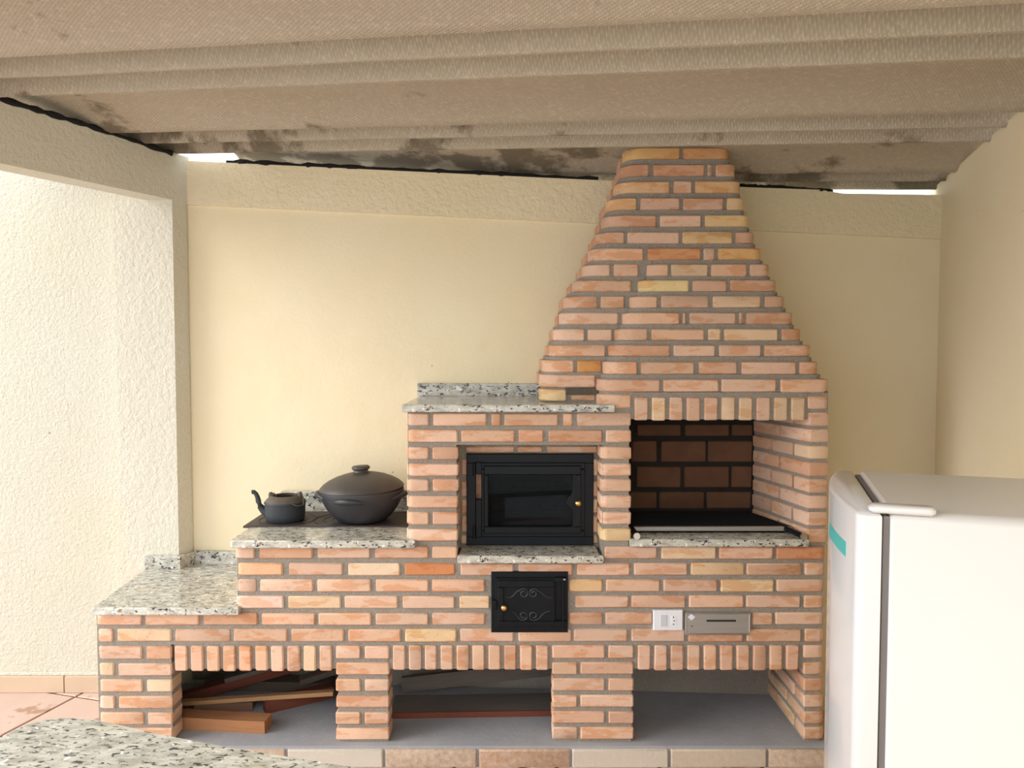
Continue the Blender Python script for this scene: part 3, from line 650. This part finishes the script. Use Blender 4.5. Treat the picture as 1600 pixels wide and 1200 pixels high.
gslab('granite_slab', [(X(714.5, 868, 3.055), 3.055), (X(943, 868, 3.055), 3.055), (X(943, 868, 3.055), 3.079), (xor_ - .001, 3.081), (xor_ - .001, YR + .006), (xol + .001, YR + .006), (xol + .001, 3.081), (X(714.5, 868, 3.055), 3.079)], ZSILL, 'narrow granite sill under the glazed oven door')
gslab('granite_slab', [(X(984, 848, 3.06), 3.06), (X(1264, 848, 3.06), 3.06), (X(1264, 848, 3.06), 3.079), (xcr0 - .012, 3.082), (xcr0 - .03, 3.18), (xtr + .002, 3.18), (xtr + .002, 3.082), (X(984, 848, 3.06), 3.079)], ZGRILL, 'granite sill at the mouth of the grill chamber')
# chamber floor
MB().prism(ccw([(xtr - .01, 3.17), (xcr0 + .01, 3.17), (xcr1 + .01, YC + .01), (xtr - .01, YC + .01)]), ZG - .01, ZG + .006).build('fire_bed', 'soot', ch, (.8, 3.3, ZG))
# ------------------------------------------------------------------ grill grate
zg = ZGRILL + .022; gy0 = 3.175; gy1 = 3.475
gr = empty('grill_grate', ((xtr + xcr0) / 2, 3.2, ZGRILL)); tag(gr, 'dark wire grill grate with two tube handles in the grill chamber', 'grill')
ga0 = xtr + .02; ga1 = atY(1238, 832, gy0).x
def gxr(y): return min(ga1, xcr0 + (xcr1 - xcr0) * (y - YF) / (YC - YF) - .03)
fb = MB(); fb.box(ga0, ga1, gy0 - .006, gy0 + .012, zg - .014, zg + .004, .002); fb.build('front_bar', 'brushed_metal', gr, (ga0, gy0, zg))
fb = MB(); fb.box(ga0, gxr(gy1), gy1 - .006, gy1 + .006, zg - .006, zg + .004, .001); fb.box(ga0, ga0 + .012, gy0, gy1, zg - .006, zg + .004, .001)
fb.tube([(ga1 - .006, gy0, zg), (gxr(gy1), gy1, zg)], .006, 8); fb.build('grate_frame', 'iron', gr, (ga0, gy0, zg))
wm = MB()
for q in range(48):
    xq = ga0 + .012 + (ga1 - ga0 - .03) * q / 47; f = (gxr(gy1) - ga0) / (ga1 - ga0); wm.tube([(xq, gy0, zg), (ga0 + (xq - ga0) * f, gy1, zg)], .0026, 5)
for q in range(22):
    yq = gy0 + .012 + (gy1 - gy0 - .02) * q / 21; wm.tube([(ga0, yq, zg + .003), (gxr(yq), yq, zg + .003)], .0024, 5)
o = wm.build('wire_mesh', 'iron', gr, (ga0, gy0, zg)); o['kind'] = 'stuff'
for px, py, dx in ((995, 837.5, -.006), (1256, 838.5, -.05)):
    p = atY(px, py, 3.065); hm = MB(); hm.tube([p, Vector((p.x + dx, gy0 + .05, zg))], .011, 14); h = hm.build('handle', 'iron', gr, p, 40)
    cm = MB(); cm.tube([p + Vector((0, -.004, 0)), p + Vector((0, .008, 0))], .0135, 16); cm.build('end_cap', 'steel', h, p, 40)
MB().box(xtr + .01, xcr0 - .06, 3.181, 3.188, ZG, ZGRILL + .006).build('front_lip', 'iron', gr, (.8, 3.18, ZG))
# ------------------------------------------------------------------ stove plate
pa = atZ(380, 823.7, ZCOOK); pb = atZ(413.7, 800.7, ZCOOK); sy0 = 3.285; sy1 = 3.59
stv = MB().prism([(pa.x, sy0), (xtl - .002, sy0), (xtl - .002, sy1), (pa.x, sy1)], ZCOOK - .004, ZCOOK + .006, .002).build('stove_plate', 'stove_iron', None, (pa.x, sy0, ZCOOK - .004))
tag(stv, 'flat dark iron stove plate with ring covers set into granite', 'stove plate')
for cx_, cy_ in ((-1.005, 3.415), (-.76, 3.415)):
    rings = MB()
    for r in (.125, .085, .045): rings.lathe([(r - .004, 0), (r - .003, .0022), (r + .003, .0022), (r + .004, 0)], (cx_, cy_, ZCOOK + .0055), 48)
    rings.build('burner_ring', 'iron', stv, (cx_, cy_, ZCOOK + .006), 40)
zp = ZCOOK + .006
# ------------------------------------------------------------------ kettle
kx, ky = -1.012, 3.40
kt = empty('kettle', (kx, ky, zp)); tag(kt, 'old black cast iron kettle without lid on the stove plate', 'kettle')
R = .0885
kb = MB().lathe([(.001, .001), (.078, .001), (.084, .006), (.0865, .03), (.0875, .055), (.088, .076), (.0875, .083)], (kx, ky, zp), 48); kb.build('body', 'kettle_iron', kt, (kx, ky, zp), 45)
ks = MB().lathe([(.0875, .082), (.086, .089), (.078, .099), (.067, .107), (.058, .112), (.055, .113), (.0525, .1115), (.0525, .104), (.060, .096), (.07, .08)], (kx, ky, zp), 48)
ks.f = ks.f[:-2]; ks.build('shoulder', 'kettle_rust', kt, (kx, ky, zp), 45)
rm = MB().lathe([(.0875, .077), (.0905, .079), (.0905, .084), (.0875, .087)], (kx, ky, zp), 48); rm.f = rm.f[:-2]; rm.build('rim_band', 'kettle_iron', kt, (kx, ky, zp), 45)
ki = MB().lathe([(.001, .076), (.07, .076), (.07, .0775), (.001, .0775)], (kx, ky, zp), 32); ki.build('inside', 'kettle_iron', kt, (kx, ky, zp))
def kp(px, py, Y=ky): return atY(px, py, Y)
sp = [kp(418, 801), kp(412, 797), kp(407, 791.5), kp(404, 784), kp(402.5, 777), kp(400, 771.5), kp(396.5, 768.5), kp(394, 769)]
ksp = MB().tube(sp, [.021, .018, .0145, .012, .0105, .0095, .0095, .010], 14); ksp.build('spout', 'kettle_iron', kt, sp[0], 60)
for px in (424.5, 467.5):
    em = MB(); c0 = kp(px, 774); sg = 1 if px > 446 else -1
    em.tube([c0 + Vector((0, 0, -.035)), c0 + Vector((sg * .002, 0, -.012)), c0 + Vector((sg * .004, 0, .004)), c0 + Vector((sg * .004, 0, .014))], [.012, .0115, .011, .007], 10)
    em.tube([c0 + Vector((-.011, .0, .004)), c0 + Vector((.013, 0, .006))], .0065, 10)
    em.build('ear', 'kettle_rust', kt, c0, 60)
wm = MB()
for (a, b2, c0_) in (((424, 779), (418, 790), (436, 786)), ((467, 780), (474, 789), (455, 787))):
    wm.tube([kp(*a, ky - .08) + Vector((0, .07, .0)), kp(*b2, ky - .06), kp((b2[0] + c0_[0]) / 2, max(b2[1], c0_[1]) + 2, ky - .075), kp(*c0_, ky - .07)], .0022, 6)
wm.build('wire_bail', 'kettle_rust', kt, (kx, ky, zp + .1), 60)
# ------------------------------------------------------------------ clay pot
cxp, cyp = -.668, 3.395
zc_ = zp
pot = empty('clay_pot', (cxp, cyp, zc_)); tag(pot, 'large black clay pot with a domed lid on the stove plate', 'pot')
def zpy(py): return atY(563, py, cyp).z - zc_
cyl = [(.001, .0), (.085, .0), (.108, .008), (.135, .032), (.158, .063), (.174, .095), (.183, .122), (.186, .138), (.184, .146), (.178, .147), (.174, .140), (.16, .10), (.001, .03)]
MB().lathe(cyl, (cxp, cyp, zc_), 56).build('bowl', 'clay', pot, (cxp, cyp, zc_), 50)
lid = [(.001, .135), (.170, .138), (.184, .143), (.1865, .149), (.183, .157), (.168, .176), (.145, .195), (.112, .214), (.075, .228), (.045, .236), (.034, .240), (.030, .250), (.036, .254), (.040, .260), (.0405, .267), (.036, .274), (.018, .277), (.001, .2775)]
lid = [(r_, z_ if z_ <= .149 else .149 + (z_ - .149) * .76) for r_, z_ in lid]
ti = math.radians(2.5)
lm = MB().lathe(lid[:11] + [(.030, lid[10][1] + .001), (.001, lid[10][1] + .001)], (0, 0, 0), 56); rt = Matrix.Translation((cxp, cyp, zc_ + .14)) @ Matrix.Rotation(-ti, 4, 'Y') @ Matrix.Translation((0, 0, -.14)); lm.xform(rt); lo = lm.build('lid', 'clay_lid', pot, (cxp, cyp, zc_ + .15), 50)
lm = MB().lathe([(.001, lid[10][1] - .004)] + lid[10:], (0, 0, 0), 32); lm.xform(rt); lm.build('lid_knob', 'clay_lid', lo, (cxp, cyp, zc_ + .25), 50)
for a in (188, -8, 262):
    em = MB(); pts_ = []; n = 12
    for q in range(n + 1):
        da = (q / n - .5) * 52; ra = math.radians(a + da); rr_ = .176 + .016 * math.cos(math.pi * (q / n - .5)); pts_.append((cxp + rr_ * math.cos(ra), cyp + rr_ * math.sin(ra), zc_ + .115 + .010 * math.cos(math.pi * (q / n - .5)) - (.008 if a == 262 else 0)))
    if a == 262: pts_ = [(cxp + (p[0] - cxp) * .957, cyp + (p[1] - cyp) * .957, p[2]) for p in pts_]
    em.tube(pts_, [.006 + .007 * math.sin(math.pi * q / n) for q in range(n + 1)], 10); em.build('lug', 'clay', pot, pts_[6], 60)
# ------------------------------------------------------------------ switch plate and metal drawer
sw = MB(); pxbox(sw, 1021, 1067, 954, 985.5, YF - .008, YF + .012, .003); swo = sw.build('switch_plate', 'white_plastic', None, atY(1044, 985.5, YF)); tag(swo, 'white wall plate with a rocker switch and a socket on the brick face', 'switch')
m2 = MB(); pxbox(m2, 1032, 1042, 961, 979, YF - .011, YF - .006, .001); m2.build('rocker', 'grey_plastic', swo, atY(1037, 970, YF - .01))
m2 = MB(); p = atY(1052.5, 970, YF - .009); oc = []
for q in range(24):
    a = 2 * math.pi * q / 24; oc.append((p.x + .012 * math.cos(a), p.z + .022 * max(-.8, min(.8, math.sin(a)))))
m2.add(*frontprism(oc, YF - .0095, YF - .006, .0008)); so_ = m2.build('socket', 'white_plastic', swo, p)
for q, py in enumerate((964.5, 970, 975.5)):
    p = atY(1052.5 + (1 if q == 1 else 0), py, YF - .0096); MB().tube([p, p + Vector((0, .003, 0))], .0028, 10).build('pin_hole', 'dark_hole', so_, p)
bx = MB(); pxbox(bx, 1070.5, 1172.5, 957, 992, YF - .006, YF + .012, .003); bo = bx.build('metal_plate', 'brushed_metal', None, atY(1121, 992, YF)); tag(bo, 'flat grey metal plate with a diamond emblem beside the switch plate', 'metal plate')
m2 = MB(); ring(m2, (1070.5, 1172.5, 957, 992), (1073, 1170, 959.5, 989.5), YF - .008, YF - .004); m2.build('rim', 'steel', bo, atY(1121, 975, YF))
m2 = MB(); pts_ = [(1074.5, 964.5), (1080.5, 969.5), (1086.5, 964.5), (1080.5, 959.5)]; m2.add(*frontprism([(atY(a, b2, YF - .0075).x, atY(a, b2, YF - .0075).z) for a, b2 in pts_], YF - .0075, YF - .005)); m2.build('diamond_emblem', 'white_plastic', bo, atY(1080, 964, YF))
m2 = MB(); pxbox(m2, 1104, 1150, 968.5, 971.5, YF - .0066, YF - .004); m2.build('slot', 'dark_hole', bo, atY(1127, 970, YF))
m2 = MB(); p = atY(1081.5, 978.5, YF - .0066); m2.tube([p, p + Vector((0, .004, 0))], .0028, 10); m2.build('screw', 'dark_hole', bo, p)
# ------------------------------------------------------------------ firewood
def plank(a, b2, w, h, mat, label, roll=0, name='wood_plank', cat='firewood', group='firewood in the niches'):
    """plank along a->b2 (centre line of its underside), w wide, h thick"""
    a = Vector(a); b2 = Vector(b2); d = b2 - a; L = d.length; mm = MB(); n = 6
    cs = [(-w / 2, 0), (w / 2, 0), (w / 2, h), (-w / 2, h)]
    vs = []; fs = []
    for k_ in range(n + 1):
        for (y, z) in cs: vs.append((L * k_ / n, y + random.uniform(-.0012, .0012), z + random.uniform(-.001, .001) * (1 if z > 0 else 0)))
    for k_ in range(n):
        for q in range(4): fs.append((k_ * 4 + q, k_ * 4 + (q + 1) % 4, k_ * 4 + 4 + (q + 1) % 4, k_ * 4 + 4 + q))
    fs += [(0, 1, 2, 3), (n * 4 + 3, n * 4 + 2, n * 4 + 1, n * 4)]
    mm.add(vs, fs); o = mm.build(name, mat, None, (0, 0, 0)); xdir = d.normalized(); yd_ = Vector((0, 0, 1)).cross(xdir).normalized(); zd_ = xdir.cross(yd_)
    rot = Matrix((xdir, yd_, zd_)).transposed().to_4x4() @ Matrix.Rotation(roll, 4, 'X')
    o.rotation_euler = rot.to_euler(); o.location = a; return tag(o, label, cat, group)
f0 = lambda px, py: atZ(px, py, ZB)
XN0 = XL + .10
pB = f0(415, 1147)
plank((-1.50, 3.235, ZB), (pB.x, 3.185, ZB), .075, .052, 'wood_orange', 'thick squared timber with orange face lying in front in the left niche')
sa_, sb_ = atY(288, 1104, 3.335), atY(524, 1087, 3.36)              # the long strip lies on the block and on the red timber
sl = (sb_.z - sa_.z) / .705
def strip_z(x): return sa_.z + .006 + (x + 1.50) * sl
plank((-1.10, 3.345, ZB), (-.84, 3.50, ZB), .055, strip_z(-1.10) - ZB, 'wood_red', 'dark red squared timber angled back in the left niche')
plank((-1.41, 3.36, ZB), (-1.16, 3.385, ZB), .06, strip_z(-1.41) - ZB, 'wood_brown', 'short brown timber block under the long strip in the left niche')
plank((-1.50, 3.30, ZB), (-1.49, 3.40, ZB), .045, .030, 'wood_dark', 'small dark wood offcut behind the orange timber in the left niche')
plank((-1.50, 3.335, strip_z(-1.50)), (-.795, 3.36, strip_z(-.795)), .03, .018, 'wood_light', 'long thin pale wooden strip lying across the left niche')
plank((-1.50, 3.45, ZB), (-1.0, 3.60, ZB + .092), .05, .04, 'wood_red', 'dark reddish board sloping up over the timber at the back of the left niche')
plank((-1.33, 3.501, ZB + .0713), (-1.01, 3.597, ZB + .1302), .05, .020, 'wood_grey', 'grey board with a pale edge on top of the left woodpile')
plank((-.99, 3.53, ZB + .046), (-.755, 3.606, ZB + .10), .06, .026, 'wood_dark', 'dark board end leaning towards the narrow pillar')
plank((-1.45, 3.60, ZB), (-.85, 3.575, ZB), .08, .046, 'wood_dark', 'dark timber lying along the back wall of the left niche')
# middle niche
a = atZ(622, 1121, ZB); b_ = atZ(862, 1113, ZB)
plank((-.535, a.y + .08, ZB), (.30, b_.y + .06, ZB), .17, .024, 'wood_grey', 'wide flat board with red front edge lying in the middle niche')
plank((-.535, a.y - .0095, ZB), (.30, b_.y - .0295, ZB), .008, .026, 'wood_red', 'thin red wood lath along the flat board in the middle niche')
qa = atY(630, 1089, 3.545); qb = atY(866, 1054, 3.557); qa.z = ZB
plank(qa, qb, .03, .068, 'wood_grey', 'dark rough-edged board tilted at the back of the middle niche', roll=math.radians(-8))
# ------------------------------------------------------------------ refrigerator
ZFR = ZC - .335
fa = atZ(1343, 734, ZFR); fn = atZ(1392, 800, ZFR); wdir = Vector((fa.x - fn.x, fa.y - fn.y)); FW = wdir.length; fang = math.atan2(wdir.y, wdir.x) - math.pi / 2
# local frame: origin at the near front corner of the cabinet, +y along the width (away from the camera), +x towards the wall
fr = empty('refrigerator', (fn.x, fn.y, 0), fang); tag(fr, 'white single-door refrigerator with a teal sticker standing against the right wall', 'refrigerator')
FD = .50
def fbuild(mm, name, mat, loc, smooth=40, parent=fr):
    me_o = mm.build(name, mat, None, loc, smooth)
    me_o.parent = parent
    if parent is not fr: me_o.location = Vector(loc) - Vector(parent.location)
    return me_o
# cabinet: rounded top edges along the two sides
body = []
r = .03
sec = []                                                             # section in (y,z)
for q in range(9): a = math.radians(180 - 90 * q / 8); sec.append((r + r * math.cos(a), ZFR - r * .75 + r * .75 * math.sin(a)))
for q in range(9): a = math.radians(90 - 90 * q / 8); sec.append((FW - r + r * math.cos(a), ZFR - r * .75 + r * .75 * math.sin(a)))
sec = [(0, .03)] + sec + [(FW, .03)]
vs = []; n = len(sec)
for xq in (0, .006, FD - .006, FD):
    ins = .004 if xq in (0, FD) else 0
    for (y, z) in sec: vs.append((xq, y + (ins if y < FW / 2 else -ins), z - (ins if z > .1 else 0)))
fs = [tuple(range(n)), tuple(3 * n + k_ for k_ in range(n - 1, -1, -1))]
for k_ in range(3):
    for q in range(n): fs.append((k_ * n + q, (k_ + 1) * n + q, (k_ + 1) * n + (q + 1) % n, k_ * n + (q + 1) % n))
fbuild(MB().add(vs, fs), 'cabinet', 'fridge_side', (0, 0, .03), 30)
m2 = MB(); m2.box(-.012, .001, .012, FW - .012, .05, ZFR - .012); fbuild(m2, 'gasket', 'gasket', (0, 0, .05))
m2 = MB(); m2.box(-.0165, -.0115, .02, FW - .02, .055, ZFR - .02); fbuild(m2, 'seal_lip', 'gasket', (0, 0, .055))
# door: bowed front, rounded corners
plan = []
x0d = -.016
for q in range(5): a = math.radians(0 - 90 * q / 4); pass
plan = [(x0d, .0), (x0d, FW)]
plan += [(x0d - .030, FW)]
for q in range(1, 4): a = math.radians(90 * q / 4); plan.append((x0d - .030 - .020 * math.sin(a), FW - .020 * (1 - math.cos(a))))
for q in range(13):
    f = q / 12; yv = FW - .02 - (FW - .04) * f; plan.append((x0d - .050 - .030 * (1 - (2 * f - 1) ** 2), yv))
for q in range(1, 4): a = math.radians(90 - 90 * q / 4); plan.append((x0d - .030 - .020 * math.sin(a), .020 * (1 - math.cos(a))))
plan += [(x0d - .030, 0)]
dm = MB().prism(ccw(plan), .06, ZFR - .004, .007); door = fbuild(dm, 'door', 'fridge_white', (0, 0, .06), 45)
# sticker on the bowed front
def dx(y): f = (FW - .02 - y) / (FW - .04); return x0d - .050 - .030 * (1 - (2 * f - 1) ** 2) - .0012
vs = []; fs = []
ns = 10
for q in range(ns + 1):
    y = FW * .13 + FW * .34 * q / ns
    for z in (ZFR - .120, ZFR - .088): vs.append((dx(y), y, z)); vs.append((dx(y) + .0015, y, z))
for q in range(ns):
    a = q * 4; fs += [(a, a + 4, a + 6, a + 2), (a + 1, a + 3, a + 7, a + 5), (a, a + 1, a + 5, a + 4), (a + 2, a + 6, a + 7, a + 3)]
fs += [(0, 2, 3, 1), (ns * 4, ns * 4 + 1, ns * 4 + 3, ns * 4 + 2)]
fbuild(MB().add(vs, fs), 'sticker', 'teal_sticker', (0, 0, 0), 40, door)['label'] = 'teal rating sticker'
hm = MB().prism(ccw(rrect(-.042, .085, -.006, .034, (.014, .014, .012, .012))), ZFR - .004, ZFR + .013, .005); fbuild(hm, 'hinge_cover', 'fridge_white', (0, 0, ZFR), 45)
for q, (lx, ly) in enumerate(((.03, .05), (.03, FW - .05), (FD - .05, .05), (FD - .05, FW - .05))):
    fbuild(MB().lathe([(.001, 0), (.02, 0), (.02, .025), (.014, .032), (.001, .032)], (lx, ly, 0), 16), 'foot', 'gasket', (lx, ly, 0))
# ------------------------------------------------------------------ foreground granite table
ZT = .78
out = [atZ(px, py, ZT) for px, py in [(560, 1197.5), (450, 1180), (350, 1164), (250, 1145), (190, 1131), (150, 1123), (110, 1120), (75, 1122), (45, 1129), (15, 1143), (0, 1151)]]
pl = [(p.x, p.y) for p in out]
d0 = Vector((pl[0][0] - pl[2][0], pl[0][1] - pl[2][1])).normalized(); e0 = Vector((pl[0][0], pl[0][1])) + d0 * .75
side = Vector((-.18, -1)).normalized(); wT = .75
pl = [(e0.x, e0.y)] + pl
last = Vector(pl[-1]); pl += [(last.x - .02, last.y - .10), (last.x + side.x * .35 - .0, last.y + side.y * .35)]
q2 = Vector(pl[-1]); pl += [(q2.x + .03, q2.y - .20), (q2.x + .12, q2.y - .28), (e0.x - .10, e0.y - .62), (e0.x, e0.y - .5)]
tb = empty('granite_table', (-.6, 1.4, 0)); tag(tb, 'light speckled granite table with rounded corners in front of the barbecue', 'table')
MB().prism(ccw(pl), ZT - .03, ZT, .006).build('table_top', 'granite', tb, (-.6, 1.4, ZT), 38)
for lx, ly in ((-.90, 1.45), (-.15, 1.15)): MB().box(lx - .10, lx + .10, ly - .12, ly + .12, 0, ZT - .03, .004).build('pedestal', 'plaster_rough', tb, (lx, ly, 0))
